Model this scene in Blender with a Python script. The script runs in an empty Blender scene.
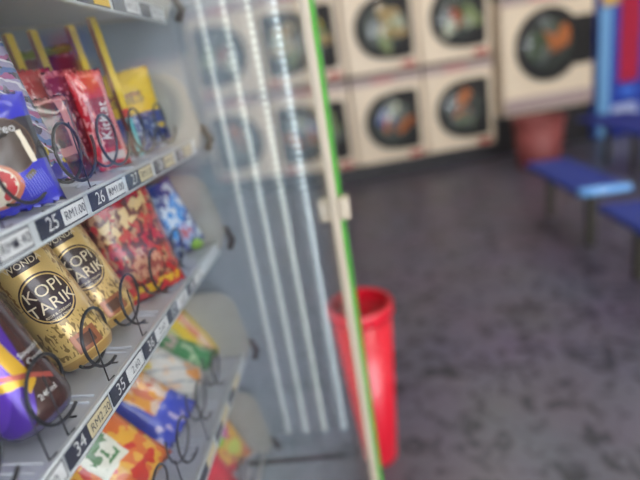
import bpy, bmesh, math, random
from mathutils import Vector, Matrix, noise as mnoise
random.seed(7)
C = bpy.context.scene.collection
H = 1.05                       # eye height of the photographer above the floor
PI = math.pi
R = math.radians

# ------------------------------------------------------------------ helpers
def srgb(r, g, b):
    f = lambda c: (c/255/12.92) if c/255 <= .04045 else ((c/255+.055)/1.055)**2.4
    return (f(r), f(g), f(b), 1)

def bx(bm, x0, x1, y0, y1, z0, z1, mi=0):
    vs = [bm.verts.new(p) for p in ((x0,y0,z0),(x1,y0,z0),(x1,y1,z0),(x0,y1,z0),(x0,y0,z1),(x1,y0,z1),(x1,y1,z1),(x0,y1,z1))]
    fs = []
    for q in ((3,2,1,0),(4,5,6,7),(0,1,5,4),(1,2,6,5),(2,3,7,6),(3,0,4,7)):
        f = bm.faces.new([vs[i] for i in q]); f.material_index = mi; fs.append(f)
    return vs

def tube(bm, pts, r, n=6, mi=0, closed=False):
    pts = [Vector(p) for p in pts]; rings = []
    up = None
    for i, p in enumerate(pts):
        a = pts[max(i-1, 0)]; b = pts[min(i+1, len(pts)-1)]
        if closed: a = pts[i-1]; b = pts[(i+1) % len(pts)]
        t = (b-a).normalized()
        if up is None:
            up = t.orthogonal().normalized()
        up = (up - t*up.dot(t)).normalized()
        s = t.cross(up)
        rings.append([bm.verts.new(p + (up*math.cos(k*2*PI/n) + s*math.sin(k*2*PI/n))*r) for k in range(n)])
    m = len(rings)
    for i in range(m if closed else m-1):
        A, B = rings[i], rings[(i+1) % m]
        for k in range(n):
            f = bm.faces.new((A[k], A[(k+1) % n], B[(k+1) % n], B[k])); f.smooth = True; f.material_index = mi
    if not closed:
        for r_, rev in ((rings[0], True), (rings[-1], False)):
            f = bm.faces.new(list(reversed(r_)) if rev else r_); f.material_index = mi

def lathe(bm, prof, n=32, mi=0, axis='z', cap=True, org=(0,0,0)):
    rings = []
    o = Vector(org)
    for r, z in prof:
        ring = []
        for k in range(n):
            a = 2*PI*k/n
            if axis == 'z': v = Vector((r*math.cos(a), r*math.sin(a), z))
            else: v = Vector((r*math.cos(a), z, r*math.sin(a)))
            ring.append(bm.verts.new(o+v))
        rings.append(ring)
    for i in range(len(rings)-1):
        A, B = rings[i], rings[i+1]
        for k in range(n):
            f = bm.faces.new((A[k], A[(k+1) % n], B[(k+1) % n], B[k])); f.smooth = True; f.material_index = mi
    if cap:
        for r_ in (rings[0], rings[-1]):
            f = bm.faces.new(r_); f.material_index = mi

def rounded_plate(bm, x0, x1, z0, z1, r, y0, y1, mi=0, n=8, corners=(1,1,1,1)):
    pts = []
    cs = ((x1-r, z1-r, 0, 0), (x0+r, z1-r, 90, 1), (x0+r, z0+r, 180, 2), (x1-r, z0+r, 270, 3))
    full = ((x1,z1),(x0,z1),(x0,z0),(x1,z0))
    for cx, cz, a0, i in cs:
        if corners[i]:
            for k in range(n+1):
                a = R(a0+90*k/n); pts.append((cx+r*math.cos(a), cz+r*math.sin(a)))
        else: pts.append(full[i])
    A = [bm.verts.new((x, y0, z)) for x, z in pts]; B = [bm.verts.new((x, y1, z)) for x, z in pts]
    f = bm.faces.new(A); f.material_index = mi; f = bm.faces.new(list(reversed(B))); f.material_index = mi
    m = len(pts)
    for k in range(m):
        f = bm.faces.new((A[k], B[k], B[(k+1) % m], A[(k+1) % m])); f.material_index = mi

_txt = {}
def text_geo(s):
    if s not in _txt:
        cu = bpy.data.curves.new('lettering_source', 'FONT'); cu.body = s; cu.align_x = 'CENTER'; cu.align_y = 'CENTER'
        cu.size = 1; cu.resolution_u = 3
        o = bpy.data.objects.new('lettering_source', cu)
        me = bpy.data.meshes.new_from_object(o)
        _txt[s] = ([tuple(v.co) for v in me.vertices], [tuple(p.vertices) for p in me.polygons])
        bpy.data.objects.remove(o); bpy.data.curves.remove(cu); bpy.data.meshes.remove(me)
    return _txt[s]

def add_text(bm, s, size, fn, mi=0, sx=1.0, bold=0.0):
    vs, ps = text_geo(s)
    nv = [bm.verts.new(fn(x*size*sx, y*size)) for x, y, z in vs]
    for p in ps:
        try:
            f = bm.faces.new([nv[i] for i in p]); f.material_index = mi
        except ValueError: pass

def obj(name, bm, mats, parent=None, loc=(0,0,0), rot=(0,0,0), bevel=0, smooth=False, fixn=True):
    if isinstance(bm, bmesh.types.BMesh):
        if fixn: bmesh.ops.recalc_face_normals(bm, faces=bm.faces)
        me = bpy.data.meshes.new(name); bm.to_mesh(me); bm.free()
    else: me = bm
    if not isinstance(mats, (list, tuple)): mats = [mats]
    if not me.materials:
        for m in mats: me.materials.append(m)
    if smooth:
        for p in me.polygons: p.use_smooth = True
    o = bpy.data.objects.new(name, me); C.objects.link(o)
    o.location = loc; o.rotation_euler = rot
    if parent: o.parent = parent
    if bevel:
        b = o.modifiers.new('bevel', 'BEVEL'); b.width = bevel; b.segments = 2; b.limit_method = 'ANGLE'; b.angle_limit = R(40)
    return o

def thing(name, label, cat, loc=(0,0,0), rot=(0,0,0), group=None):
    o = bpy.data.objects.new(name, None); C.objects.link(o); o.empty_display_size = .05
    o.location = loc; o.rotation_euler = rot
    tag(o, label, cat, group); return o

def tag(o, label, cat, group=None):
    o['label'] = label; o['category'] = cat
    if group: o['group'] = group
    return o

def structure(name, bm, m, **k):
    o = obj(name, bm, m, **k); o['kind'] = 'structure'; return o

def copy_tree(o, parent=None):
    c = o.copy(); C.objects.link(c)
    if parent: c.parent = parent
    for ch in list(o.children): copy_tree(ch, c)
    return c

# ------------------------------------------------------------------ materials
def new_mat(name):
    m = bpy.data.materials.new(name); m.use_nodes = True
    nt = m.node_tree; b = nt.nodes['Principled BSDF']
    return m, nt, b

def simple(name, col, rough=.5, metal=0, coat=0, bump=0, bscale=60, var=0):
    m, nt, b = new_mat(name)
    b.inputs['Roughness'].default_value = rough; b.inputs['Metallic'].default_value = metal
    b.inputs['Base Color'].default_value = col; b.inputs['Coat Weight'].default_value = coat
    tc = nt.nodes.new('ShaderNodeTexCoord')
    n = nt.nodes.new('ShaderNodeTexNoise'); n.inputs['Scale'].default_value = bscale; n.inputs['Detail'].default_value = 4
    nt.links.new(tc.outputs['Object'], n.inputs['Vector'])
    if var:
        mx = nt.nodes.new('ShaderNodeMix'); mx.data_type = 'RGBA'
        mx.inputs['A'].default_value = tuple(c*(1-var) for c in col[:3])+(1,); mx.inputs['B'].default_value = tuple(min(1, c*(1+var)) for c in col[:3])+(1,)
        nt.links.new(n.outputs['Fac'], mx.inputs['Factor']); nt.links.new(mx.outputs['Result'], b.inputs['Base Color'])
    if bump:
        bp = nt.nodes.new('ShaderNodeBump'); bp.inputs['Strength'].default_value = bump; bp.inputs['Distance'].default_value = .002
        nt.links.new(n.outputs['Fac'], bp.inputs['Height']); nt.links.new(bp.outputs['Normal'], b.inputs['Normal'])
    return m

def emit(name, col, s):
    m, nt, b = new_mat(name)
    b.inputs['Base Color'].default_value = col; b.inputs['Emission Color'].default_value = col; b.inputs['Emission Strength'].default_value = s
    return m

def M(nt, op, a, b=None, c=None):
    n = nt.nodes.new('ShaderNodeMath'); n.operation = op
    for i, v in enumerate((a, b, c)):
        if v is None: continue
        if isinstance(v, (int, float)): n.inputs[i].default_value = v
        else: nt.links.new(v, n.inputs[i])
    return n.outputs[0]

def art(name, base, layers, w, h, mode='flat', rough=.3, metal=0, coat=.4, bump=.25, bscale=45, wob=.05, alpha=1.0):
    """printed wrapper: layers of shapes in -1..1 coordinates across the pack"""
    m, nt, b = new_mat(name)
    L = nt.links.new
    tc = nt.nodes.new('ShaderNodeTexCoord'); sp = nt.nodes.new('ShaderNodeSeparateXYZ'); L(tc.outputs['Object'], sp.inputs[0])
    if mode == 'flat': u = M(nt, 'DIVIDE', sp.outputs[0], w/2)
    else: u = M(nt, 'ARCTAN2', sp.outputs[0], M(nt, 'MULTIPLY', sp.outputs[1], -1.0))
    v = M(nt, 'DIVIDE', M(nt, 'SUBTRACT', sp.outputs[2], h/2), h/2)
    cb = nt.nodes.new('ShaderNodeCombineXYZ'); L(u, cb.inputs[0]); L(v, cb.inputs[1])
    nz = nt.nodes.new('ShaderNodeTexNoise'); nz.inputs['Scale'].default_value = 3; nz.inputs['Detail'].default_value = 2; L(cb.outputs[0], nz.inputs['Vector'])
    sub = nt.nodes.new('ShaderNodeVectorMath'); sub.operation = 'SUBTRACT'; L(nz.outputs['Color'], sub.inputs[0]); sub.inputs[1].default_value = (.5,.5,.5)
    ma = nt.nodes.new('ShaderNodeVectorMath'); ma.operation = 'MULTIPLY_ADD'; L(sub.outputs[0], ma.inputs[0]); ma.inputs[1].default_value = (wob*2, wob*2, 0); L(cb.outputs[0], ma.inputs[2])
    P = ma.outputs[0]
    def shape(kind, cx, cy, rx, ry, rot=0):
        mp = nt.nodes.new('ShaderNodeMapping'); mp.vector_type = 'TEXTURE'
        mp.inputs['Location'].default_value = (cx, cy, 0); mp.inputs['Rotation'].default_value = (0, 0, R(rot)); mp.inputs['Scale'].default_value = (rx, ry, 1)
        L(P, mp.inputs['Vector'])
        s2 = nt.nodes.new('ShaderNodeSeparateXYZ'); L(mp.outputs[0], s2.inputs[0])
        x, y = s2.outputs[0], s2.outputs[1]
        if kind == 'ell': d = M(nt, 'ADD', M(nt, 'MULTIPLY', x, x), M(nt, 'MULTIPLY', y, y))
        else: d = M(nt, 'MAXIMUM', M(nt, 'ABSOLUTE', x), M(nt, 'ABSOLUTE', y))
        return M(nt, 'LESS_THAN', d, 1.0), x, y
    col = None; cur = base
    for ly in layers:
        k = ly[0]; c = ly[-1]
        if k in ('rect', 'ell'):
            mask = shape(k, *ly[1:-1])[0]
        elif k == 'ring':
            cx, cy, rx, ry, t = ly[1:6]
            mask = M(nt, 'SUBTRACT', shape('ell', cx, cy, rx, ry)[0], shape('ell', cx, cy, rx*(1-t), ry*(1-t))[0])
        elif k == 'stripes':      # cx cy rx ry rot freq duty
            mk, x, y = shape('rect', *ly[1:6]); fr, du = ly[6:8]
            mask = M(nt, 'MULTIPLY', mk, M(nt, 'LESS_THAN', M(nt, 'FRACT', M(nt, 'MULTIPLY', M(nt, 'ADD', x, 5.0), fr)), du))
        elif k == 'spots':        # kind cx cy rx ry rot scale threshold
            mk = shape(ly[1], *ly[2:7])[0]; sc, th = ly[7:9]
            n2 = nt.nodes.new('ShaderNodeTexNoise'); n2.inputs['Scale'].default_value = sc; n2.inputs['Detail'].default_value = 1.5
            mp = nt.nodes.new('ShaderNodeMapping'); mp.inputs['Location'].default_value = (random.random()*9, random.random()*9, 0); L(cb.outputs[0], mp.inputs['Vector']); L(mp.outputs[0], n2.inputs['Vector'])
            mask = M(nt, 'MULTIPLY', mk, M(nt, 'GREATER_THAN', n2.outputs['Fac'], th))
        mx = nt.nodes.new('ShaderNodeMix'); mx.data_type = 'RGBA'
        L(mask, mx.inputs['Factor'])
        if col is None: mx.inputs['A'].default_value = base
        else: L(col, mx.inputs['A'])
        mx.inputs['B'].default_value = c; col = mx.outputs['Result']
    if col is not None: L(col, b.inputs['Base Color'])
    else: b.inputs['Base Color'].default_value = base
    b.inputs['Roughness'].default_value = rough; b.inputs['Metallic'].default_value = metal; b.inputs['Coat Weight'].default_value = coat
    b.inputs['Coat Roughness'].default_value = .12
    b.inputs['Alpha'].default_value = alpha
    n = nt.nodes.new('ShaderNodeTexNoise'); n.inputs['Scale'].default_value = bscale; n.inputs['Detail'].default_value = 3; n.inputs['Distortion'].default_value = 1.2
    L(tc.outputs['Object'], n.inputs['Vector'])
    if bump:
        bp = nt.nodes.new('ShaderNodeBump'); bp.inputs['Strength'].default_value = bump; bp.inputs['Distance'].default_value = .004
        L(n.outputs['Fac'], bp.inputs['Height']); L(bp.outputs['Normal'], b.inputs['Normal'])
    return m

def pane_mat(name, tint=(1,1,1,1), r0=.045):
    """thin clear sheet: straight-through view plus mirror reflection that grows towards grazing (Schlick)"""
    m, nt, b = new_mat(name); L = nt.links.new
    nt.nodes.remove(b); out = nt.nodes['Material Output']
    g = nt.nodes.new('ShaderNodeNewGeometry')
    dt = nt.nodes.new('ShaderNodeVectorMath'); dt.operation = 'DOT_PRODUCT'; L(g.outputs['Incoming'], dt.inputs[0]); L(g.outputs['Normal'], dt.inputs[1])
    c = M(nt, 'SUBTRACT', 1.0, M(nt, 'ABSOLUTE', dt.outputs['Value']))
    F = M(nt, 'MULTIPLY_ADD', M(nt, 'POWER', c, 4.2), .97-r0, r0)
    tr = nt.nodes.new('ShaderNodeBsdfTransparent'); tr.inputs['Color'].default_value = tint
    gl = nt.nodes.new('ShaderNodeBsdfGlossy'); gl.inputs['Roughness'].default_value = .0
    mx = nt.nodes.new('ShaderNodeMixShader'); L(F, mx.inputs[0]); L(tr.outputs[0], mx.inputs[1]); L(gl.outputs[0], mx.inputs[2])
    L(mx.outputs[0], out.inputs['Surface'])
    return m

K = {}
K['tray'] = simple('tray_grey', srgb(196,202,214), .35, .2, var=.06, bump=.03)
K['rail'] = simple('rail_white', srgb(222,228,232), .3, .3)
K['navy'] = simple('label_navy', srgb(40,46,66), .35, coat=.3)
K['white'] = simple('sticker_white', srgb(228,230,232), .5)
K['cream'] = simple('sticker_cream', srgb(222,208,170), .5)
K['sticker_yellow'] = simple('sticker_yellow', srgb(232,190,40), .5)
K['ink'] = simple('ink_dark', srgb(48,50,66), .6)
K['cab'] = simple('cabinet_grey', srgb(165,178,190), .4, .2, var=.05, bump=.02)
K['plate'] = simple('side_plate_grey', srgb(182,182,176), .45, .1, var=.05)
K['coil'] = simple('coil_black', srgb(40,44,50), .3, .4, coat=.4)
K['pin'] = simple('pin_dark', srgb(52,54,62), .4, .5)
K['frame'] = simple('frame_beige', srgb(172,160,142), .4)
K['green'] = simple('green_paint', srgb(72,190,48), .55)
K['shell'] = simple('machine_shell', srgb(90,95,100), .4)
K['black'] = simple('black_plastic', srgb(26,26,28), .35)
K['pane'] = pane_mat('door_glass_clear', (.985,.99,.99,1))
K['gold'] = srgb(206,168,92)

# ------------------------------------------------------------------ vending machine
MX, MY = .33, .42
vm = thing('vending_machine', 'glass-fronted snack vending machine with grey trays, a lit strip with glowing ghost copies and a bright green door edge', 'vending machine', (MX, MY, 0))
OFF = (-MX, -MY, H)         # parts written in eye-centred metres
XL, XR = -.22, .66          # inside of the cabinet
YG = .0405                   # glass plane
YB = .68

bm = bmesh.new(); bx(bm, XR, XR+.02, YG+.012, YB, -.95, .75)
for hz in (.0, .028, -.125, -.285):     # mounting holes, dark plugs in the side wall
    lathe(bm, [(.0001,-.0), (.005, 0)], 10, 1, 'y', cap=False)
obj('cabinet_side', bm, [K['cab'], K['black']], vm, OFF)
bm = bmesh.new(); bx(bm, XL-.02, XL, YG+.012, YB, -.95, .75); obj('cabinet_side', bm, K['cab'], vm, OFF)
bm = bmesh.new(); bx(bm, XL-.02, XR+.02, YB, YB+.02, -.95, .75); obj('cabinet_back', bm, K['cab'], vm, OFF)
bm = bmesh.new(); bx(bm, XL-.02, XR+.02, YG+.012, YB+.02, .75, .78); obj('cabinet_top', bm, K['cab'], vm, OFF)
# outer shell right-hand pillar with the green front, and the lower body
bm = bmesh.new(); bx(bm, .70, .885, .0346, .80, -H+.04, .85, 0); bx(bm, XL-.06, .70, YG+.02, .80, -H+.04, -.96, 0)
bx(bm, XL-.06, .70, .71, .80, -.96, .85); bx(bm, XL-.06, .70, YG+.02, .80, .79, .85); bx(bm, XL-.06, XL-.03, YG+.02, .71, -.96, .79)
obj('outer_shell', bm, K['shell'], vm, OFF, bevel=.003)
for fx in (-.2, .78):
    for fy in (.12, .72):
        bm = bmesh.new(); lathe(bm, [(.024,-H), (.024,-H+.01), (.016,-H+.014), (.016,-H+.045)], 16, org=(fx,fy,0)); obj('foot', bm, K['black'], vm, OFF)
bm = bmesh.new(); bx(bm, .689, .82, .0338, .0345, -.98, .86); obj('green_trim', bm, K['green'], vm, OFF, bevel=.002)
bm = bmesh.new(); bx(bm, .668, .700, .0345, YG+.012, -.98, .86); obj('door_frame', bm, K['frame'], vm, OFF, bevel=.002)
bm = bmesh.new(); bx(bm, XL-.06, .668, .0345, YG+.012, -.98, -.86); obj('door_frame', bm, K['frame'], vm, OFF, bevel=.002)
bm = bmesh.new(); bx(bm, XL-.06, .668, .0345, YG+.012, .62, .86); obj('door_frame', bm, K['frame'], vm, OFF, bevel=.002)
# clip on the frame
bm = bmesh.new(); rounded_plate(bm, .672, .70, -.205, -.172, .006, .019, .0337); 
obj('door_latch', bm, K['frame'], vm, OFF, bevel=.002)
for y in (YG,):
    bm = bmesh.new(); bx(bm, XL-.03, .668, y, y+.003, -.86, .62); obj('glass_pane', bm, K['pane'], vm, OFF)
# sill at the bottom of the window
bm = bmesh.new(); bx(bm, XL, XR, YG+.014, .30, -.60, -.547); bx(bm, XL, .628, YG+.014, .178, -.64, -.60); bx(bm, .597, .606, .07, .23, -.5472, -.5464, 1)
obj('sill', bm, [K['cab'], K['black']], vm, OFF)
# lit strip on the side wall, plus dimmer glowing copies for its reflected ghosts
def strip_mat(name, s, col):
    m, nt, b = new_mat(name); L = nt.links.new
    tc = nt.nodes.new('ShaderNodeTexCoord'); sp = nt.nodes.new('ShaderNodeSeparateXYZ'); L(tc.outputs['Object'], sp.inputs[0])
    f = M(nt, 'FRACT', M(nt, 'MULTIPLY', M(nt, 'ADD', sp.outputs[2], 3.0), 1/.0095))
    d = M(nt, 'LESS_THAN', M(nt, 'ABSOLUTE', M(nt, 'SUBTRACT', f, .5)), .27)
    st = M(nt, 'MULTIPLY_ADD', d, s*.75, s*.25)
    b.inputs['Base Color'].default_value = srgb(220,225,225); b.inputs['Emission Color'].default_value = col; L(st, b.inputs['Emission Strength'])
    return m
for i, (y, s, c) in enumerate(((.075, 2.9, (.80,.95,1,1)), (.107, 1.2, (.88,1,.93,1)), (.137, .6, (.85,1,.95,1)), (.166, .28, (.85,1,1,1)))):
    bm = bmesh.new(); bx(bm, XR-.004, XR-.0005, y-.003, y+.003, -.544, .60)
    obj('light_strip_with_ghosts', bm, strip_mat('led_strip_and_ghost_%d' % i, s, c), vm, OFF)
bm = bmesh.new(); bx(bm, XL+.03, XR-.03, YG+.03, YG+.055, .60, .615); obj('added_top_glow', bm, emit('added_glow', (1,.97,.92,1), 9), vm, OFF)  # unseen emitter added to brighten the cabinet interior

TZ = {1: .0935, 2: -.058, 3: -.193, 4: -.366, 5: -.542}
KT = math.tan(R(5))
def floor_z(t, y): return TZ[t] - .006 + KT*(y-.205)
PITCH = .0663
NUM0 = {1: .30, 2: .297, 3: .250, 4: .27, 5: .27}   # x of one number plate
RH = .0172                                         # rail height

def price_label(tray, t, x, num, price, pm, numw=.026, pw=.031, hand=False):
    bm = bmesh.new(); y = .1993; z = TZ[t]-RH/2-H*0
    bx(bm, x-.014, x+.0445, y-.0008, y, z-.0072, z+.0072, 0)
    bx(bm, x+.0135, x+.0430, y-.0014, y-.0008, z-.0056, z+.0056, 1)
    if num: add_text(bm, num, .0135, lambda a, b: Vector((x+.001+a, y-.0012, z+b)), 2)
    if price: add_text(bm, price, .0088, lambda a, b: Vector((x+.0284+a, y-.0018, z+b)), 3)
    if hand: lathe(bm, [(.0001, -.0002), (.0022, 0)], 10, 3, 'y', False, (x+.0282, y-.0018, z))
    return obj('price_label', bm, [K['navy'], pm, K['white'], K['ink']], tray, fixn=True)

def helix(x, zc, r, y0, turns, pitch, wire, ph=0):
    pts = []
    n = 26
    for i in range(int(turns*n)+1):
        a = 2*PI*i/n + ph
        pts.append((x + r*math.sin(a), y0 + pitch*i/n, zc + r*math.cos(a)))
    return pts

LAB = {1: [(-1,None,'RM',K['cream']),(0,None,None,K['cream']),(1,None,None,K['cream']),(2,None,None,K['sticker_yellow']),(3,None,'RM1.50',K['white']),(4,None,'RM1.50',K['white'])],
       2: [(-1,'24','RM0.40',K['white']),(0,'25','RM1.00',K['white']),(1,'26','RM1.00',K['white']),(2,'27','RM1.00',K['cream']),(3,'28','RM1.00',K['cream']),(4,'29','RM2.00',K['cream'])],
       3: [(-1,'33','2.60',K['white']),(0,'34','RM2.20',K['cream']),(1,'35','2.60',K['white']),(2,'36','2.60',K['white']),(3,'37','2.60',K['white']),(4,'38','2.60',K['white'])],
       4: [(i,None,None,K['cream']) for i in range(0,5)], 5: []}
for t in (1,2,3,4,5):
    zt = TZ[t]
    bm = bmesh.new()
    x0, x1 = XL+.01, .622
    # sheet metal floor, sloping, with low front upstand
    yb = .60
    A = [(.203, zt-.0062), (yb, floor_z(t, yb)), (yb, floor_z(t, yb)-.0015), (.203, zt-.0077)]
    va = [bm.verts.new((x0, y, z)) for y, z in A]; vb = [bm.verts.new((x1, y, z)) for y, z in A]
    bm.faces.new(va); bm.faces.new(list(reversed(vb)))
    for k in range(4): bm.faces.new((va[k], vb[k], vb[(k+1)%4], va[(k+1)%4]))
    # shallow pressed ribs running in depth and slots near the front
    for k in range(-6, 6):
        cx = NUM0[t]+.012+PITCH*k+PITCH/2
        if cx < x0+.01 or cx > x1-.01: continue
        for s in (-.004, .004):
            tube(bm, [(cx+s, .212, floor_z(t,.212)+.0006), (cx+s, .58, floor_z(t,.58)+.0006)], .0009, 4)
        bx(bm, cx-.020, cx-.0185, .213, .2195, floor_z(t,.215)+.0002, floor_z(t,.219)+.0006, 1)
        lathe(bm, [(.0026,0),(.0022,.0016),(.0008,.0022)], 10, 0, 'z', True, (cx-.012, .232, floor_z(t,.232)))
    tr = obj('tray', bm, [K['tray'], K['pin']], vm, OFF)
    # price rail: face with rolled top and bottom lips
    bm = bmesh.new(); bx(bm, x0, x1, .1995, .2035, zt-RH, zt-.001)
    tube(bm, [(x0, .1995, zt-.0008), (x1, .1995, zt-.0008)], .0016, 8); tube(bm, [(x0, .1990, zt-RH+.0004), (x1, .1990, zt-RH+.0004)], .0014, 8)
    obj('price_rail', bm, K['rail'], tr)
    for k, num, price, pm in LAB[t]:
        price_label(tr, t, NUM0[t]+PITCH*k if t != 3 else NUM0[t]+.0615*k, num, price, pm, hand=(t == 2 and k == -1))
    # end plate with rounded corners at the far end
    bm = bmesh.new()
    hgt = {1:.10, 2:.082, 3:.092, 4:.098, 5:.11}[t]
    prof = [(.196, zt-.012), (.186, zt+.012), (.190, zt+hgt*.45)]
    rr = .03
    for k in range(9):
        a = R(0+90*k/8); prof.append((.194+rr-rr*math.cos(a), zt+hgt-rr+rr*math.sin(a)))
    prof += [(.58, zt+hgt+.02), (.58, floor_z(t,.58)-.006)]
    A = [bm.verts.new((x1, y, z)) for y, z in prof]; B = [bm.verts.new((x1+.002, y, z)) for y, z in prof]
    bm.faces.new(A); bm.faces.new(list(reversed(B)))
    for k in range(len(A)): bm.faces.new((A[k], B[k], B[(k+1)%len(A)], A[(k+1)%len(A)]))
    obj('end_plate', bm, K['plate'], tr)
    # hook that carries the tray at the far end
    bm = bmesh.new(); tube(bm, [(x1+.006, .200, zt+.016), (x1+.010, .187, zt+.012), (x1+.010, .180, zt-.004), (x1+.006, .186, zt-.016)], .0045, 8)
    obj('hook', bm, K['black'], tr)
    # coils and front pins
    for k in range(-1, 5):
        cx = NUM0[t]+.013+(PITCH if t != 3 else .0655)*k
        if cx > .60: continue
        r = .0225
        zc = floor_z(t,.22)+r+.0035
        if t == 1: continue
        ph = {2: .9, 3: 2.6, 4: 2.2, 5: 1.5}[t] + k*.25
        bm = bmesh.new(); tube(bm, helix(cx, zc+.006, r, .2085, 1.22 if t == 3 else 1.45, .012, .0014, ph), .0013, 6)
        obj('coil', bm, K['coil'], tr)
for t, k, dx in ((3,-1,.045),(3,0,.0),(3,0,.058),(3,1,.057),(2,-1,.03),(2,1,.0),(4,1,.03),(4,2,.04)):
    x = NUM0[t]+PITCH*k+dx; zt = TZ[t]
    bm = bmesh.new(); tube(bm, [(x+.006,.2015,zt+.001),(x,.203,zt+.0005),(x,.2045,zt+.045 if t!=2 else zt+.05)], .0006, 5)
    obj('guard_pin', bm, K['pin'], [o for o in vm.children if o.name.startswith('tray')][t-1])

# ------------------------------------------------------------------ goods
def place(root, t, x, y, lean, yaw, thick):
    root.location = (x, y, H+floor_z(t, y)+abs(math.sin(R(lean)))*thick/2+.0012)
    root.rotation_mode = 'ZYX'; root.rotation_euler = (-R(lean), 0, R(yaw))

def can_bm(r, h):
    bm = bmesh.new()
    lathe(bm, [(r*.80,0),(r*.86,.002),(r*.97,.007),(r,.011),(r,h-.014),(r*.97,h-.010),(r*.88,h-.003)], 48)
    return bm
def make_can(name, label, mat, decor, t, x, y, lean, yaw, group=None, r=.0248, h=.130):
    root = thing(name, label, 'can', group=group)
    obj('can_body', can_bm(r, h), mat, root)
    bm = bmesh.new(); lathe(bm, [(r*.89,h-.0031),(r*.90,h-.0005),(r*.84,h-.0008),(r*.82,h-.003),(.001,h-.003)], 40)
    obj('can_lid', bm, K['rail'], root)
    bm = bmesh.new(); tube(bm, [(0,.002,h-.0022),(.004,.006,h-.0018),(.004,.013,h-.0018),(0,.016,h-.0018),(-.004,.013,h-.0018),(-.004,.006,h-.0018)], .0009, 5, closed=True)
    obj('pull_tab', bm, K['rail'], root)
    if decor:
        bm = bmesh.new(); wrap = lambda u0, z0, tilt=0: (lambda a, b: Vector(((r+.0003)*math.sin(u0+a/r), -(r+.0003)*math.cos(u0+a/r), z0+b)))
        bm.free()
        for s, size, u0, z0, mi, sx in decor['text']:
            bm = bmesh.new(); add_text(bm, s, size, lambda a, b: Vector((a, 0, b)), mi, sx)
            for q in range(-9, 10):
                bmesh.ops.bisect_plane(bm, geom=bm.verts[:]+bm.edges[:]+bm.faces[:], plane_co=(q*.0018, 0, 0), plane_no=(1, 0, 0))
            for v in bm.verts: v.co = wrap(u0, z0)(v.co.x, v.co.z)
            obj('lettering', bm, decor['mats'], root, fixn=False)
    place(root, t, x, y, lean, yaw, r*1.7); return root

gold, goldd, coffee = srgb(226,192,120), srgb(160,120,62), srgb(52,34,34)
m_kopi = art('kopi_can_print', gold, [
    ('spots','rect',0,.75,3.2,.25,0,9,.56,goldd), ('spots','rect',1.3,.3,.5,.4,0,12,.52,goldd), ('spots','rect',-1.3,.3,.5,.4,0,12,.52,goldd),
    ('rect',-1.7,0,.28,1.2,0,srgb(62,54,52)), ('stripes',-1.7,0,.22,.8,90,16,.4,srgb(170,160,140)), ('ell',0,-.10,.80,.31,coffee), ('ring',0,-.10,.75,.288,.06,gold), ('rect',0,.36,.44,.075,0,coffee),
    ('rect',2.3,0,.38,1.2,0,srgb(70,62,58)), ('stripes',2.3,-.1,.33,.7,90,14,.4,srgb(190,180,160)),
    ('rect',-2.3,0,.2,1.2,0,srgb(80,66,56)),
    ('spots','rect',0,-.62,1.9,.22,0,10,.54,srgb(140,112,60)), ('rect',.15,-.74,.42,.12,0,srgb(160,95,60)), ('rect',.15,-.74,.26,.07,0,srgb(90,55,40)),
    ('rect',0,-.93,3.2,.05,0,srgb(190,150,80))], .053, .130, 'cyl', .28, .25, .5, .0, wob=.0)
kopi_text = dict(text=[('WONDA',.0068,0,.0885,0,1.0),('KOPI',.0128,0,.0650,0,1.0),('TARIK',.0128,0,.0530,0,1.0),('RICH & CREAMY',.0028,0,.0455,0,1.0),('COFFEE DRINK',.0028,0,.0420,0,1.0)], mats=[srgb and simple('can_print_cream', srgb(236,222,190), .4)])
ck = make_can('coffee_can', 'gold coffee can with round dark label, second from the left on the middle tray', m_kopi, kopi_text, 3, .342, .234, 20, -46)
CANLAB = {}
def more_can(src, label, x, y, yaw, group=None, t=3, lean=20):
    c = copy_tree(src); c['label'] = label
    if group: c['group'] = group
    place(c, t, x, y, lean, yaw, .045); return c
more_can(ck, 'front-row gold coffee can next to the red snack bag, partly hidden', .398, .238, -44)
more_can(ck, 'gold coffee can standing in the second row, behind the can with the full round label', .346, .297, -40)
more_can(ck, 'gold coffee can in shadow behind the can beside the red snack bag', .402, .300, -60)
m_choc = art('choc_can_print', srgb(74,44,40), [
    ('ell',-.85,.3,1.35,1.3,srgb(84,40,170)), ('ell',-1.1,.35,1.2,1.15,srgb(110,62,205)),
    ('rect',-.05,.28,.16,.9,14,srgb(225,178,40)), ('rect',-.9,-.38,.9,.05,-6,srgb(225,178,40)), ('rect',-.2,.35,.55,.11,10,srgb(225,178,40)),
    ('rect',.1,-.45,.7,.03,-14,srgb(190,90,80)),
    ('stripes',.2,.75,.9,.2,0,6,.4,srgb(210,200,215)),
    ('rect',0,-.97,3.2,.04,0,srgb(90,85,120))], .053, .130, 'cyl', .25, .3, .5, 0, wob=.03)
cc = make_can('chocolate_drink_can', 'dark brown and purple drink can with a yellow swirl at the left edge', m_choc,
    dict(text=[('choc',.0075,.45,.078,0,1),('Smooth &',.0055,.75,.046,0,1),('Creamy',.0055,.75,.040,0,1),('240ml',.0055,.35,.018,0,1)], mats=[K['white']]), 3, .264, .227, 20, -36)
more_can(cc, 'brown and purple drink can behind the front one at the left edge', .270, .290, -30)

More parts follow.
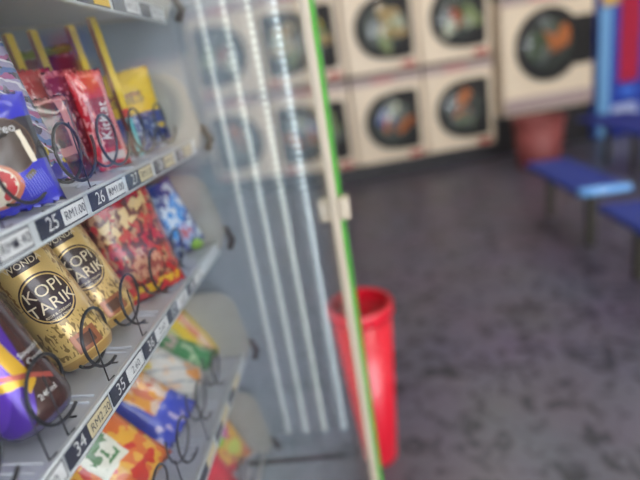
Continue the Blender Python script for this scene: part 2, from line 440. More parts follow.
def pillow_bm(w, h, t, nu=18, nv=26, flat=.5, seed=0, zig=True, crimp=.06):
    bm = bmesh.new(); rows = {}
    for side in (1, -1):
        for j in range(nv+1):
            for i in range(nu+1):
                u = -1+2*i/nu; v = j/nv
                e = min(v, 1-v)
                if side == -1 and (i in (0, nu) or j in (0, nv)): rows[(side,i,j)] = rows[(1,i,j)]; continue
                k = max(0, (1-abs(u)**3)) * min(1, max(0, (e-crimp))/.16)**.6
                x = u*w/2*(1-.05*math.sin(PI*v)); z = v*h
                wr = mnoise.noise(Vector((x*38+seed, z*38, side*3+seed)))*.0022*k + mnoise.noise(Vector((x*110, z*110+seed, side*5)))*.0008*k
                y = -side*(t/2*k + wr)
                if e < crimp: y += .0006*math.sin(u*w*2200)
                if zig and j in (0, nv): z += .0006*(1 if i % 2 else -1)
                rows[(side,i,j)] = bm.verts.new((x, y, z))
    for side in (1, -1):
        for j in range(nv):
            for i in range(nu):
                q = [rows[(side,i,j)], rows[(side,i+1,j)], rows[(side,i+1,j+1)], rows[(side,i,j+1)]]
                if len(set(q)) < 4: continue
                f = bm.faces.new(q if side == 1 else list(reversed(q))); f.smooth = True
    return bm

def pack(name, label, cat, t, x, y, w, h, th, lean, yaw, mat, text=(), group=None, seed=0, tmats=None, roll=0):
    root = thing(name, label, cat, group=group)
    obj('wrapper', pillow_bm(w, h, th, seed=seed), mat, root)
    bm = bmesh.new(); tube(bm, [(0,th*.46,h*.10),(0,th*.52,h*.5),(0,th*.46,h*.90)], .0009, 5); obj('back_seam', bm, mat, root)
    if text:
        bm = bmesh.new()
        for s, size, cx, cz, mi, ang in text:
            ca, sa = math.cos(R(ang)), math.sin(R(ang))
            def fn(a, b, cx=cx, cz=cz, ca=ca, sa=sa):
                X = cx+a*ca-b*sa; Z = cz+a*sa+b*ca
                u = max(-1, min(1, X/(w/2))); v = Z/h; e = min(v, 1-v)
                k = max(0, (1-abs(u)**3))*min(1, max(0, (e-.06))/.16)**.6
                return Vector((X, -(th/2*k)-.0022, Z))
            add_text(bm, s, size, fn, mi)
        obj('lettering', bm, tmats or [K['white']], root, fixn=False)
    place(root, t, x, y, lean, yaw, th)
    root.rotation_euler[1] = R(roll)
    return root

def carton(name, label, cat, t, x, y, w, h, th, lean, yaw, mats, text=(), group=None, tmats=None):
    """slim box: mats = [front/back, side]"""
    root = thing(name, label, cat, group=group)
    bm = bmesh.new(); vs = bx(bm, -w/2, w/2, -th/2, th/2, 0, h)
    bm.normal_update()
    for f in bm.faces:
        f.normal_update(); f.material_index = 1 if abs(f.normal.x) > .5 else 0
    obj('box', bm, mats, root, bevel=.0008)
    bm = bmesh.new(); bx(bm, -w/2+.001, w/2-.001, -th/2+.0005, th/2-.0005, h, h+.0012); obj('top_flap', bm, mats[0], root)
    if text:
        bm = bmesh.new()
        for s, size, cx, cz, mi, ang in text:
            ca, sa = math.cos(R(ang)), math.sin(R(ang))
            add_text(bm, s, size, lambda a, b: Vector((cx+a*ca-b*sa, -th/2-.0006, cz+a*sa+b*ca)), mi)
        obj('lettering', bm, tmats or [K['white']], root, fixn=False)
    place(root, t, x, y, lean, yaw, th); return root

# --- second tray: blue biscuit pack
red, dred, blue, dblue = srgb(190,28,38), srgb(110,22,30), srgb(28,34,190), srgb(18,24,120)
brown, cream, yellow, orange = srgb(62,42,38), srgb(235,225,205), srgb(228,190,30), srgb(230,110,30)
green, teal, pinkc = srgb(30,140,70), srgb(90,190,200), srgb(200,110,150)
m_bis = art('blue_biscuit_print', blue, [('rect',0,.20,1.2,.38,0,srgb(26,28,50)),
    ('ell',.46,.16,.38,.48,srgb(112,84,62)), ('ell',.46,.16,.36,.46,brown), ('rect',.70,.08,.045,.30,6,cream), ('rect',.60,-.40,.09,.05,30,srgb(110,100,50)),
    ('ell',-.05,-.46,.50,.40,srgb(206,120,90)), ('ell',-.12,-.44,.48,.37,cream), ('spots','ell',-.12,-.44,.46,.35,0,4.5,.5,srgb(200,30,45)), ('stripes',-.75,-.45,.4,.2,60,4,.5,srgb(214,150,100)),
    ('stripes',.66,-.56,.22,.18,12,5,.22,srgb(150,160,235))], .076, .074, rough=.28, coat=.5, wob=.04)
pack('biscuit_pack', 'blue biscuit pack with a dark brown biscuit and red-white stripes behind the left coil', 'snack pack', 2, .305, .232, .076, .074, .018, 5, -48, m_bis, text=[('oreo',.0075,.017,.0530,0,0)], seed=3)
m_clear = art('clear_wrap_print', srgb(176,170,205), [('stripes',0,0,1.5,1.2,70,7,.34,srgb(186,104,158)), ('stripes',.1,0,1.5,1.2,78,5,.22,srgb(96,130,190)), ('spots','rect',0,0,1.2,1.2,0,6,.6,srgb(90,90,120)), ('stripes',.2,.1,1.5,1.2,60,6,.12,srgb(235,235,245)), ('rect',0,-.85,1.2,.12,0,srgb(50,50,180)), ('spots','rect',.5,-.6,.5,.2,0,4,.55,srgb(225,200,60))], 0.064, 0.116, rough=.15, coat=1, bump=.6, wob=.15, alpha=.72)
pack('shiny_candy_bag', 'clear shiny purple, pink and blue candy bag behind the blue biscuit pack', 'candy bag', 2, .366, .250, .064, .116, .020, 12, -62, m_clear, seed=8)
pack('shiny_candy_bag', 'second clear purple candy bag behind the first at the left edge', 'candy bag', 2, .322, .292, .064, .104, .018, 12, -60, m_clear, seed=18)
# dark bars and red bars
m_dk = art('dark_bar_print', srgb(92,32,36), [('spots','rect',0,0,1.2,1.2,0,4,.55,srgb(60,40,40)), ('rect',.5,.3,.2,.6,0,srgb(200,140,140)), ('rect',0,-.3,.7,.1,0,srgb(180,120,120)), ('stripes',0,.93,1.2,.08,0,14,.5,srgb(200,110,110))], 0.034, 0.072, rough=.2, coat=.8)
m_dk2 = art('crimson_bar_print', srgb(150,40,52), [('rect',0,-.05,.6,.6,0,srgb(92,40,46)), ('spots','rect',0,0,1.2,1.2,0,5,.58,srgb(226,140,150)), ('stripes',0,.93,1.2,.08,0,14,.5,srgb(225,110,110))], 0.034, 0.095, rough=.2, coat=.8)
m_rd = art('red_bar_print', srgb(196,34,44), [('rect',0,-.05,.62,.5,0,srgb(150,25,35)), ('stripes',.72,0,.15,.9,0,3,.4,srgb(235,190,190)), ('spots','rect',-.6,0,.3,1,0,5,.55,srgb(240,160,160)), ('rect',.05,-.74,.7,.09,0,srgb(215,205,205)), ('stripes',0,.93,1.2,.08,0,14,.5,srgb(225,110,110))], 0.034, 0.092, rough=.22, coat=.7)
pack('chocolate_bar', 'small dark red-brown chocolate bar standing behind the second black coil', 'chocolate bar', 2, .424, .246, .034, .072, .012, 5, -40, m_dk, seed=2)
for i, (x, y, h, lb) in enumerate(((.474,.233,.092,'bright red bar with white lettering at the front of its coil'), (.474,.256,.094,'red glossy bar directly behind the bright red front bar'), (.472,.279,.096,'third red bar back, its crimped top showing above the others'), (.470,.302,.096,'hindmost red bar, next to the slim yellow cartons'))):
    pack('red_candy_bar', lb, 'candy bar', 2, x, y, .034, h, .013, 4, -38, m_rd if i in (0, 2) else m_dk2, text=[('KitKat',.0135,.001,.045,0,80)] if i == 0 else (), seed=30+i)
# tall slim yellow cartons
m_yf = art('yellow_carton_front', srgb(222,190,40), [('rect',0,-.36,1.2,.07,0,srgb(200,40,50)), ('rect',0,-.72,1.2,.30,0,teal)], .012, .145, rough=.4, bump=0, wob=0)
m_ys = art('yellow_carton_side', srgb(120,72,60), [('stripes',0,0,50,.9,90,9,.3,srgb(150,95,70)), ('rect',0,-.72,50,.3,0,srgb(130,60,60))], .012, .145, rough=.4, bump=0, wob=0)
STK = [(.545,.238,.144,'nearest of the slim yellow cartons, with a red band and light blue foot'),
       (.545,.263,.138,'second slim yellow carton, rising behind the front red bar'),
       (.543,.303,.136,'third slim yellow carton from the front, behind the red bars'),
       (.540,.328,.134,'fourth slim yellow carton from the front, behind the dark red bars'),
       (.538,.346,.130,'fifth slim yellow carton, the last but one'),
       (.536,.368,.126,'hindmost slim yellow carton, nearest the clear candy bags')]
for x, y, h, lb in STK:
    carton('slim_carton', lb, 'carton', 2, x, y, .0095, h, .0065, 5, -18, [m_yf, m_ys], group='slim yellow cartons on the second tray')
# yellow bag column
m_yel = art('yellow_bag_print', srgb(226,190,36), [('spots','rect',0,-.55,1.2,.42,0,2.6,.42,srgb(30,60,150)), ('rect',0,-.86,1.2,.12,0,srgb(28,50,130)), ('ell',.3,-.5,.3,.2,srgb(225,225,230)), ('rect',-.1,.36,.74,.02,0,srgb(180,40,40))], 0.094, 0.088, rough=.4, coat=.2)
pack('yellow_snack_bag', 'yellow snack bag with dark lettering and blue lower half at the tray end', 'snack bag', 2, .588, .262, .094, .088, .020, 6, -66, m_yel, text=[('TWISTIES',.0170,-.004,.056,0,0)], tmats=[K['navy']], seed=11)
pack('maroon_snack_bag', 'maroon pack top showing above the yellow snack bag', 'snack bag', 2, .574, .318, .080, .112, .014, 4, -66, simple('maroon_wrap', srgb(130,40,70), .3, coat=.5), seed=12)
pack('lime_snack_bag', 'lime green pack top at the back above the maroon one', 'snack bag', 2, .594, .335, .082, .122, .014, 4, -66, simple('lime_wrap', srgb(140,160,40), .3, coat=.5), seed=13)
pack('blue_candy_pack', 'small dark blue pack with white spots between yellow carton and yellow bag', 'candy pack', 2, .585, .232, .040, .044, .014, 12, -25, art('bluespot', srgb(36,60,130), [('spots','rect',0,0,1.2,1.2,0,5,.6,srgb(200,215,235))], .045, .05), seed=14)

# --- third tray
m_nd = art('red_snack_print', srgb(190,24,38), [('spots','rect',0,-.1,.95,.62,0,3.6,.47,srgb(186,140,104)), ('spots','rect',0,-.3,.95,.6,0,4.6,.50,srgb(196,66,56)), ('spots','rect',0,0,.95,.8,0,6.5,.52,srgb(104,50,38)), ('spots','rect',.0,.36,.75,.14,14,5,.47,srgb(226,196,140)), ('ell',.05,-.42,.42,.22,srgb(206,150,120)), ('spots','ell',.05,-.42,.42,.22,0,7,.5,srgb(150,70,60)), ('spots','rect',0,-.84,.9,.08,0,5,.5,srgb(230,190,40))], 0.074, 0.13, rough=.3, coat=.5, wob=.08)
pack('red_snack_bag', 'large red snack bag with a food picture, between gold can and blue packs', 'snack bag', 3, .466, .226, .074, .130, .022, 8, -42, m_nd, seed=21)
pack('red_snack_bag', 'second red snack bag hidden behind the large red one', 'snack bag', 3, .480, .285, .080, .120, .022, 6, -46, m_nd, seed=22)
m_bl = art('blue_pack_print', srgb(44,70,150), [('rect',.1,.15,.9,.35,25,srgb(60,150,225)), ('spots','rect',0,0,1.1,1,0,3,.54,srgb(210,225,240)), ('ell',.1,-.45,.45,.3,srgb(170,190,235)), ('spots','ell',.1,-.45,.4,.25,0,4,.5,srgb(190,90,100))], 0.054, 0.088, rough=.3, coat=.5, wob=.12)
m_bl2 = art('navy_pack_print', srgb(40,60,120), [('spots','rect',0,0,1.1,1,0,3,.56,srgb(150,165,190)), ('rect',.2,.6,.5,.25,0,srgb(60,90,210)), ('ell',.4,.5,.25,.2,srgb(210,90,100))], 0.052, 0.095, rough=.3, coat=.5, wob=.12)
pack('blue_wafer_pack', 'light blue and white wafer pack at the right end of the middle tray', 'snack pack', 3, .596, .228, .060, .094, .020, 16, -34, m_bl, seed=23, roll=-6)
pack('blue_wafer_pack', 'dark blue and grey pack between red snack bag and light blue pack', 'snack pack', 3, .543, .240, .054, .096, .018, 14, -30, m_bl2, seed=24)
pack('blue_wafer_pack', 'dark blue pack with a red spot, at the back of the far end', 'snack pack', 3, .580, .272, .052, .100, .018, 12, -25, m_bl2, seed=25)
pack('blue_wafer_pack', 'blue pack at the back behind the red snack bag', 'snack pack', 3, .538, .292, .052, .108, .018, 12, -30, m_bl, seed=26)
bm = bmesh.new(); lathe(bm, [(.001,0),(.008,.003),(.009,.008),(.006,.014),(.001,.016)], 14)
o = obj('lime_sweet', bm, simple('lime_sweet', srgb(140,190,70), .4), None, (.606, .222, H+floor_z(3,.222)+.001)); tag(o, 'small lime green sweet in the corner beside the blue pack', 'candy')

# --- fourth tray
m_or = art('orange_pouch_print', srgb(222,110,36), [('spots','rect',0,0,1.2,1.2,0,2.4,.5,srgb(232,170,50)), ('spots','rect',0,0,1.2,1.2,0,2.8,.58,srgb(206,50,30)), ('rect',0,.25,.42,.55,0,srgb(222,222,206)), ('rect',.1,.28,.3,.08,0,srgb(70,120,70)), ('spots','rect',0,.0,.3,.2,0,6,.5,srgb(60,120,60))], 0.078, 0.112, rough=.28, coat=.6, wob=.1)
pack('orange_snack_pouch', 'orange and red pouch with a white label and green lettering at the lower left', 'snack pouch', 4, .376, .246, .078, .112, .024, 38, -40, m_or, text=[('MAMEE',.013,.0,.078,0,0)], tmats=[simple('label_green', srgb(50,120,60), .4)], seed=41)
m_ck = art('cookie_pouch_print', srgb(50,70,180), [('rect',.35,.2,.75,1.1,8,srgb(226,200,180)), ('spots','rect',.35,.2,.7,1.0,8,2.6,.5,srgb(232,160,60)), ('spots','rect',.3,.2,.7,1.0,8,3.4,.56,srgb(214,120,90)), ('rect',0,-.72,1.2,.30,0,srgb(52,76,200)), ('spots','rect',0,-.8,1,.2,0,4,.56,srgb(190,180,225))], 0.062, 0.13, rough=.28, coat=.6, wob=.1)
pack('cookie_pouch', 'blue pouch with orange and cream cookie picture between orange pouch and pale pouch', 'snack pouch', 4, .462, .235, .062, .130, .024, 46, -30, m_ck, seed=42)
m_wh = art('pale_pouch_print', srgb(216,214,208), [('spots','rect',0,.1,1.1,.8,0,2.2,.56,srgb(232,200,170)), ('rect',.6,-.7,.3,.2,20,srgb(226,150,70)), ('spots','rect',-.5,.5,.5,.4,0,3,.52,srgb(225,205,90)), ('stripes',0,0,1,1,60,2.5,.15,srgb(150,160,170))], 0.056, 0.12, rough=.3, coat=.5, wob=.12)
pack('pale_snack_pouch', 'white and pale orange pouch between blue cookie pouch and green pack', 'snack pouch', 4, .530, .238, .056, .120, .022, 48, -28, m_wh, seed=43)
m_gr = art('green_pack_print', srgb(28,130,66), [('spots','rect',.4,.4,.9,.5,0,2.5,.52,srgb(190,170,160)), ('spots','rect',.3,-.5,.8,.4,0,3,.55,srgb(170,200,160)), ('rect',0,.75,1.2,.18,0,srgb(210,190,180))], 0.056, 0.118, rough=.3, coat=.5, wob=.12)
pack('green_snack_pack', 'green pack with pale patches below the yellow pack', 'snack pack', 4, .574, .238, .062, .124, .024, 52, -25, m_gr, seed=44)
m_yl = art('yellow_pack_print', srgb(216,186,30), [('rect',.35,.1,.28,1.0,6,srgb(222,140,110)), ('spots','rect',.35,.1,.3,.9,0,3,.52,srgb(232,205,180)), ('rect',-.8,0,.25,1.1,0,srgb(150,150,40))], 0.042, 0.128, rough=.3, coat=.5, wob=.08)
pack('yellow_snack_pack', 'yellow pack with an orange stripe leaning at the far end of the fourth tray', 'snack pack', 4, .604, .240, .052, .132, .018, 30, -30, m_yl, seed=45)
# --- fifth tray
m_mix = art('mixed_pack_print', srgb(196,120,90), [('spots','rect',0,0,1.1,1,0,2.6,.48,srgb(222,170,70)), ('rect',.2,.6,.3,.5,20,srgb(196,90,170)), ('rect',-.1,.5,.2,.5,20,srgb(140,190,60)), ('ell',.4,-.3,.35,.25,srgb(190,200,90)), ('rect',-.5,-.8,.5,.2,0,srgb(215,40,60))], 0.062, 0.1, rough=.3, coat=.5, wob=.12)
pack('mixed_candy_pack', 'pink, orange and lime candy pack on the lowest tray', 'candy pack', 5, .588, .236, .062, .098, .022, 20, -45, m_mix, seed=51)
pack('mixed_candy_pack', 'second pink and orange candy pack behind, on the lowest tray', 'candy pack', 5, .592, .275, .062, .108, .020, 20, -45, m_mix, seed=53)
pack('red_candy_pack', 'red pack at the bottom edge beside the mixed candy pack', 'candy pack', 5, .525, .236, .055, .080, .022, 20, -45, simple('redwrap2', srgb(214,40,60), .3, coat=.5, var=.2), seed=52)
# --- first tray: goods seen only as bases above the rail
# ------------------------------------------------------------------ red bin beside the machine
def bin_(name, label, loc, rt, rb, h, mat, rim_mat, inner=None):
    root = thing(name, label, 'bin', loc)
    bm = bmesh.new(); lathe(bm, [(rb*.96,0),(rb,.006),(rt*.96,h-.03),(rt*.93,h-.03),(rb*.93,.01)], 48, cap=True)
    obj('bin_body', bm, mat, root)
    bm = bmesh.new(); lathe(bm, [(rt*.955,h-.034),(rt*1.0,h-.034),(rt*1.03,h-.026),(rt*1.03,h-.006),(rt,h),(rt*.95,h),(rt*.925,h-.008),(rt*.925,h-.034)], 48, cap=False)
    obj('bin_rim', bm, rim_mat, root)
    return root
m_red = simple('bin_red', srgb(205,22,44), .3, coat=.3)
bin_('waste_bin', 'tall bright red round plastic bin beside the vending machine door', (1.150, .046, 0), .086, .052, .482, m_red, m_red)
m_mar = simple('bin_maroon', srgb(128,62,60), .55)
bin_('waste_bin', 'dull maroon round bin standing in front of the dryers', (4.28, -1.51, 0), .205, .165, .41, m_mar, m_mar)

# ------------------------------------------------------------------ washers
TH = .185
WL = Vector((4.63, -.06, 0)); WD = Vector((math.sin(TH), -math.cos(TH), 0)); WN = Vector((math.cos(TH), math.sin(TH), 0))
WR = (0, 0, TH-PI/2)
def wpos(s, off=0, z=0):
    p = WL + WD*s + WN*off; return (p.x, p.y, z)
m_body = simple('washer_white', srgb(218,200,176), .4, var=.03)
m_ctrl = simple('washer_panel', srgb(166,146,144), .4)
m_pink = simple('washer_sign_pink', srgb(200,120,120), .5)
m_redl = simple('washer_sign_red', srgb(170,50,50), .5)
m_dark = simple('washer_black', srgb(26,24,24), .7)
m_steel = simple('drum_steel', srgb(70,72,70), .45, .5)
m_plinth = simple('plinth_dark', srgb(34,32,36), .5)
m_dglass = pane_mat('washer_glass', (.85,.88,.86,1), .035)

def washer_unit(name, label, cat, s, z0, w, h, cx, cz, r, group, px=(.065,.60), blk=.262):
    root = thing(name, label, cat, wpos(s, 0, z0), WR, group)
    bm = bmesh.new()
    # front skin with the round opening: ring of quads
    n = 48
    bx(bm, 0, w, .02, .70, 0, h)
    obj('body', bm, m_body, root, bevel=.012)
    bm = bmesh.new(); rounded_plate(bm, .006, w-.006, .006, h-.075, .035, -.004, .02); obj('front_panel', bm, m_body, root, bevel=.004)
    bm = bmesh.new(); rounded_plate(bm, .006, w-.006, h-.068, h-.004, .01, -.008, .02); cp = obj('control_panel', bm, m_ctrl, root, bevel=.003)
    bm = bmesh.new(); bx(bm, w*.3, w*.62, -.0095, -.008, h-.052, h-.022); obj('panel_sign', bm, m_pink, cp)
    bm = bmesh.new(); bx(bm, w-.17, w-.04, -.0055, -.004, .018, .06); obj('red_sign', bm, m_redl, root)
    bm = bmesh.new(); rounded_plate(bm, cx, px[1], cz-blk, cz+blk, .04, -.022, -.004); 
    lathe(bm, [(r*.80,-.004),(r*1.08,-.004),(r*1.08,-.030),(r*.80,-.030)], 56, 0, 'y', False, (cx,0,cz))
    door = obj('door', bm, m_dark, root, bevel=.003)
    bm = bmesh.new(); lathe(bm, [(r*.82,-.030),(r*.66,-.044),(r*.4,-.054),(.001,-.058)], 48, 0, 'y', False, (cx,0,cz)); obj('door_glass', bm, m_dglass, door)
    bm = bmesh.new(); lathe(bm, [(r*.80,-.0235),(.001,-.0232)], 48, 0, 'y', False, (cx,0,cz)); obj('drum', bm, m_steel, door)
    bm = bmesh.new(); rounded_plate(bm, px[1]-.05, px[1]-.02, cz-.09, cz+.09, .012, -.045, -.022); obj('handle', bm, m_dark, door, bevel=.003)
    return root

def reflections(label, s, z, r, cols, seed, group='laundry modelled in the washer doors'):
    rnd = random.Random(seed); bm = bmesh.new()  # coloured lumps stand in for the outdoors reflected in the door glass
    for i in range(9):
        a = rnd.random()*2*PI; q = rnd.random()**.6*r*.50
        mat = Matrix.Translation((q*math.cos(a), 0, q*math.sin(a))) @ Matrix.Rotation(rnd.random()*3, 4, 'Y') @ Matrix.Diagonal((r*(.30+.18*rnd.random()), .008, r*(.14+.12*rnd.random()), 1))
        res = bmesh.ops.create_icosphere(bm, subdivisions=3, radius=1, matrix=mat)
        k = i % len(cols)
        for v in res['verts']:
            v.co += Vector((mnoise.noise(v.co*30), mnoise.noise(v.co*30+Vector((5,5,5)))*.1, mnoise.noise(v.co*30+Vector((9,0,0)))))*.03
            for f in v.link_faces: f.material_index = k; f.smooth = True
    o = obj('reflections', bm, cols, None, wpos(s, -.034, z), WR); tag(o, label, 'reflections', group); return o
cl = {k: simple('reflection_tint_'+k, v, .8) for k, v in dict(sage=srgb(140,150,105), pale=srgb(196,196,176), tan=srgb(186,156,110), orange=srgb(200,112,60), grey=srgb(110,114,112), blue=srgb(34,66,150), dgreen=srgb(66,80,56), rust=srgb(170,72,44), yellow=srgb(176,160,60)).items()}
WH = .765
COLS = [('A', -.715), ('B', -.045), ('C', .625)]
names = {('A',0):'lower white front-load washer half hidden behind the vending machine edge', ('A',1):'upper white dryer half hidden behind the vending machine edge',
         ('B',0):'lower white front-load washer with a blue patch in its door, in the middle stack', ('B',1):'upper dryer with pale tan laundry, above the washer with a blue patch',
         ('C',0):'lower white front-load washer beside the large dryer', ('C',1):'upper dryer with green laundry beside the large dryer'}
src = None
for key, s in COLS:
    for row in (0, 1):
        z0 = .145 if row == 0 else .94
        if src is None:
            src = washer_unit('washing_machine', names[(key,row)], 'washing machine', s, z0, .655, WH, .350, .36, .232, 'stacked washers and dryers')
        else:
            c = copy_tree(src); c.location = wpos(s, 0, z0); c['label'] = names[(key,row)]
            if row == 1:
                for ch in c.children:
                    pass
reflections('yellowish laundry modelled in the upper dryer half hidden by the vending machine', -.35, 1.30, .232, [cl['yellow'], cl['sage'], cl['tan']], 1)
reflections('grey laundry modelled in the lower washer half hidden by the vending machine', -.35, .505, .232, [cl['grey'], cl['sage']], 2)
reflections('pale tan and green laundry modelled in the upper middle dryer', .32, 1.30, .24, [cl['tan'], cl['pale'], cl['sage'], cl['tan']], 3)
reflections('grey and orange laundry with a blue patch, modelled in the lower middle washer', .32, .505, .232, [cl['grey'], cl['blue'], cl['grey'], cl['orange'], cl['pale']], 4)
reflections('green, white and rust laundry modelled in the upper right dryer of the stacks', .99, 1.30, .24, [cl['pale'], cl['dgreen'], cl['sage'], cl['rust']], 5)
reflections('grey and orange laundry modelled in the lower right washer of the stacks', .99, .505, .232, [cl['grey'], cl['sage'], cl['orange'], cl['grey']], 6)
D = washer_unit('large_dryer', 'large white tumble dryer with a big round black door', 'tumble dryer', 1.375, .36, .885, 1.02, .435, .585, .292, None, px=(0,.875), blk=.21)
bm = bmesh.new(); bx(bm, 0, .885, .0, .70, 1.022, 1.42); obj('upper_fascia', bm, simple('fascia_grey', srgb(120,118,114), .4, .2), D, bevel=.006)
bm = bmesh.new(); rounded_plate(bm, .01, .87, .02, .15, .01, -.007, -.004)
for k in range(5): bx(bm, .03, .85, -.0095, -.007, .035+.022*k, .045+.022*k, 0)
obj('vent_grille', bm, m_ctrl, D)
reflections('dark green laundry with an orange patch, modelled in the large dryer', 1.81, .945, .30, [cl['dgreen'], cl['grey'], cl['dgreen'], cl['orange']], 8, None)
# dark plinths under the stacks
bm = bmesh.new(); bx(bm, -.73, 1.29, .01, .70, 0, .143); o = obj('plinth', bm, m_plinth, None, wpos(0), WR, bevel=.004); tag(o, 'long dark plinth under the stacked washers', 'plinth')
bm = bmesh.new(); bx(bm, 1.31, 2.27, .04, .70, 0, .357); o = obj('plinth', bm, m_plinth, None, wpos(0), WR, bevel=.004); tag(o, 'tall dark plinth under the large dryer', 'plinth')
bm = bmesh.new(); bx(bm, -.73, 1.29, .06, .70, .922, .938); o = obj('stacking_shelf', bm, m_plinth, None, wpos(0), WR); tag(o, 'dark stacking shelf between lower washers and upper dryers', 'shelf')

# blue dispenser at right
root = thing('dispenser_cabinet', 'tall blue dispenser cabinet with a red panel and yellow top at the right', 'dispenser', wpos(2.30, -.02), WR)
bm = bmesh.new(); bx(bm, 0, .62, 0, .5, 0, 1.75); obj('body', bm, simple('dispenser_blue', srgb(26,58,160), .35, coat=.3), root, bevel=.01)
bm = bmesh.new(); bx(bm, .0, .115, -.006, 0, .02, 1.18); obj('side_band', bm, simple('dispenser_lightblue', srgb(110,160,205), .4), root)
bm = bmesh.new(); rounded_plate(bm, .20, .40, .50, 1.75, .03, -.01, 0); obj('red_panel', bm, simple('dispenser_red', srgb(170,26,60), .35, var=.3, bscale=4), root)
bm = bmesh.new(); bx(bm, .02, .18, -.012, 0, 1.19, 1.5); obj('yellow_sign', bm, simple('dispenser_yellow', srgb(206,166,70), .5), root)
bm = bmesh.new(); rounded_plate(bm, .14, .40, .06, .30, .03, -.012, 0); obj('lower_panel', bm, simple('dispenser_pale', srgb(170,180,215), .4), root)
bm = bmesh.new(); rounded_plate(bm, .22, .37, .38, .45, .02, -.014, 0); obj('dispensing_slot', bm, simple('slot_blue', srgb(70,120,220), .4), root)

# benches
m_seat = simple('bench_blue', srgb(4,38,125), .6)
m_edge_glare = simple('bench_edge_glare', srgb(110,165,225), .15, coat=.6)  # light blue colour stands for sky glare on the seat's near end
m_leg = simple('bench_leg', srgb(58,54,46), .45, .4)
def bench(label, x0, x1, y0, y1, z, legs, edge=True, group='blue benches'):
    root = thing('bench', label, 'bench', ((x0+x1)/2, (y0+y1)/2, 0), group=group)
    ox, oy = -(x0+x1)/2, -(y0+y1)/2
    bm = bmesh.new(); bx(bm, x0+ox, x1+ox, y0+oy, y1+oy, z-.03, z); obj('seat', bm, m_seat, root, bevel=.01)
    if edge:
        bm = bmesh.new(); tube(bm, [(x0+ox-.012, y0+oy+.01, z-.014), (x0+ox-.012, y1+oy-.01, z-.010)], .022, 10); obj('edge_glare', bm, m_edge_glare, root)
    bm = bmesh.new(); bx(bm, x0+ox+.03, x1+ox-.03, (y0+y1)/2+oy-.02, (y0+y1)/2+oy+.02, z-.06, z-.03); obj('under_rail', bm, m_leg, root)
    for lx in legs:
        bm = bmesh.new(); bx(bm, lx+ox-.02, lx+ox+.02, (y0+y1)/2+oy-.02, (y0+y1)/2+oy+.02, 0, z-.058); lg = obj('leg', bm, m_leg, root, bevel=.004)
    return root
bench('blue bench with painted sky glare on its front edge, nearest the dryers', 2.34, 3.05, -1.24, -.99, .335, (2.98, 2.46))
bench('blue bench at the right frame edge, closest to the camera', 1.78, 2.13, -1.26, -.99, .325, (2.03,), edge=False)
bench('blue bench farther back beside the dispenser cabinet', 3.30, 4.25, -2.20, -1.80, .36, (3.75, 4.15), edge=False)

# ------------------------------------------------------------------ room
m_floor, nt, b = new_mat('floor_vinyl'); L = nt.links.new
tc = nt.nodes.new('ShaderNodeTexCoord')
vo = nt.nodes.new('ShaderNodeTexNoise'); vo.inputs['Scale'].default_value = 12; vo.inputs['Detail'].default_value = 2.5; vo.inputs['Distortion'].default_value = 1.4; L(tc.outputs['Object'], vo.inputs['Vector'])
n2 = nt.nodes.new('ShaderNodeTexNoise'); n2.inputs['Scale'].default_value = 3; L(tc.outputs['Object'], n2.inputs['Vector'])
cr = nt.nodes.new('ShaderNodeValToRGB'); cr.color_ramp.elements[0].position = .36; cr.color_ramp.elements[0].color = srgb(42,40,52); cr.color_ramp.elements[1].position = .50; cr.color_ramp.elements[1].color = srgb(92,87,102); L(vo.outputs['Fac'], cr.inputs['Fac'])
mx = nt.nodes.new('ShaderNodeMix'); mx.data_type = 'RGBA'; mx.blend_type = 'MULTIPLY'; mx.inputs['Factor'].default_value = .3; L(cr.outputs['Color'], mx.inputs['A']); L(n2.outputs['Color'], mx.inputs['B'])
L(mx.outputs['Result'], b.inputs['Base Color']); b.inputs['Roughness'].default_value = .38
bm = bmesh.new(); bx(bm, -3, 7.5, -4.2, 1.05, -.05, 0); structure('floor', bm, m_floor)
m_wall = simple('wall_paint', srgb(205,198,188), .7)
bm = bmesh.new(); bx(bm, -3, 7.5, -4.2, 1.05, 2.7, 2.75); structure('ceiling', bm, m_wall)
bm = bmesh.new(); bx(bm, -3, 7.5, 1.0, 1.1, 0, 2.7); structure('wall_left', bm, m_wall)
bm = bmesh.new(); bx(bm, -3, 7.5, -4.3, -4.2, 0, 2.7); structure('wall_right', bm, m_wall)
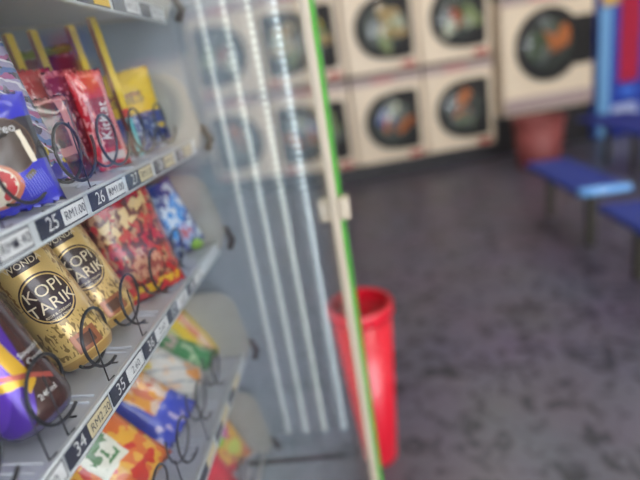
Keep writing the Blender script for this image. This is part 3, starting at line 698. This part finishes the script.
bm = bmesh.new(); bx(bm, -2.2, 5.2, .75, .85, 0, 2.7); structure('wall_back', bm, m_wall, loc=wpos(0), rot=WR)
# ceiling lights
m_tube = emit('ceiling_diffuser', (1,.96,.9,1), 12)
for i, (x, y, lb) in enumerate(((3.3,-.9,'long ceiling light in front of the washers'), (1.4,-1.6,'long ceiling light over the aisle by the benches'), (3.3,-2.6,'long ceiling light over the benches at the right'), (-.6,-1.2,'long ceiling light behind the camera'))):
    root = thing('ceiling_light', lb, 'light', (x, y, 2.7), group='ceiling lights')
    bm = bmesh.new(); bx(bm, -.62, .62, -.12, .12, -.05, -.001); obj('housing', bm, K['frame'], root)
    bm = bmesh.new(); bx(bm, -.6, .6, -.10, .10, -.058, -.0505); obj('diffuser', bm, m_tube, root)

# daylight through the open shop front behind the photographer
w = bpy.data.worlds.new('World'); bpy.context.scene.world = w; w.use_nodes = True
bg = w.node_tree.nodes['Background']; bg.inputs['Color'].default_value = (.90,.95,1,1); bg.inputs['Strength'].default_value = 4.5

# ------------------------------------------------------------------ camera
cam = bpy.data.cameras.new('camera'); co = bpy.data.objects.new('camera', cam); C.objects.link(co)
cam.sensor_width = 32; cam.lens = 25; cam.clip_start = .005
vx = Vector((25,-175,500)).normalized(); nd = Vector((238,1463,500)); nd = (nd - vx*nd.dot(vx)).normalized()
zz = -nd; yy = zz.cross(vx)                     # world axes in (right, down, forward)
rows = [vx, yy, zz]
right = Vector([r[0] for r in rows]); down = Vector([r[1] for r in rows]); fwd = Vector([r[2] for r in rows])
mt = Matrix((right, -down, -fwd)).transposed().to_4x4(); mt.translation = (0, 0, H)
co.matrix_world = mt
cam.dof.use_dof = True; cam.dof.focus_distance = .375; cam.dof.aperture_fstop = 2.3
sc = bpy.context.scene; sc.camera = co
sc.view_settings.view_transform = 'Standard'; sc.view_settings.look = 'None'; sc.view_settings.gamma = 1; sc.view_settings.exposure = .75
sc.cycles.max_bounces = 12; sc.cycles.transparent_max_bounces = 24; sc.cycles.glossy_bounces = 6; sc.cycles.use_denoising = True
sc.cycles.sample_clamp_indirect = 6
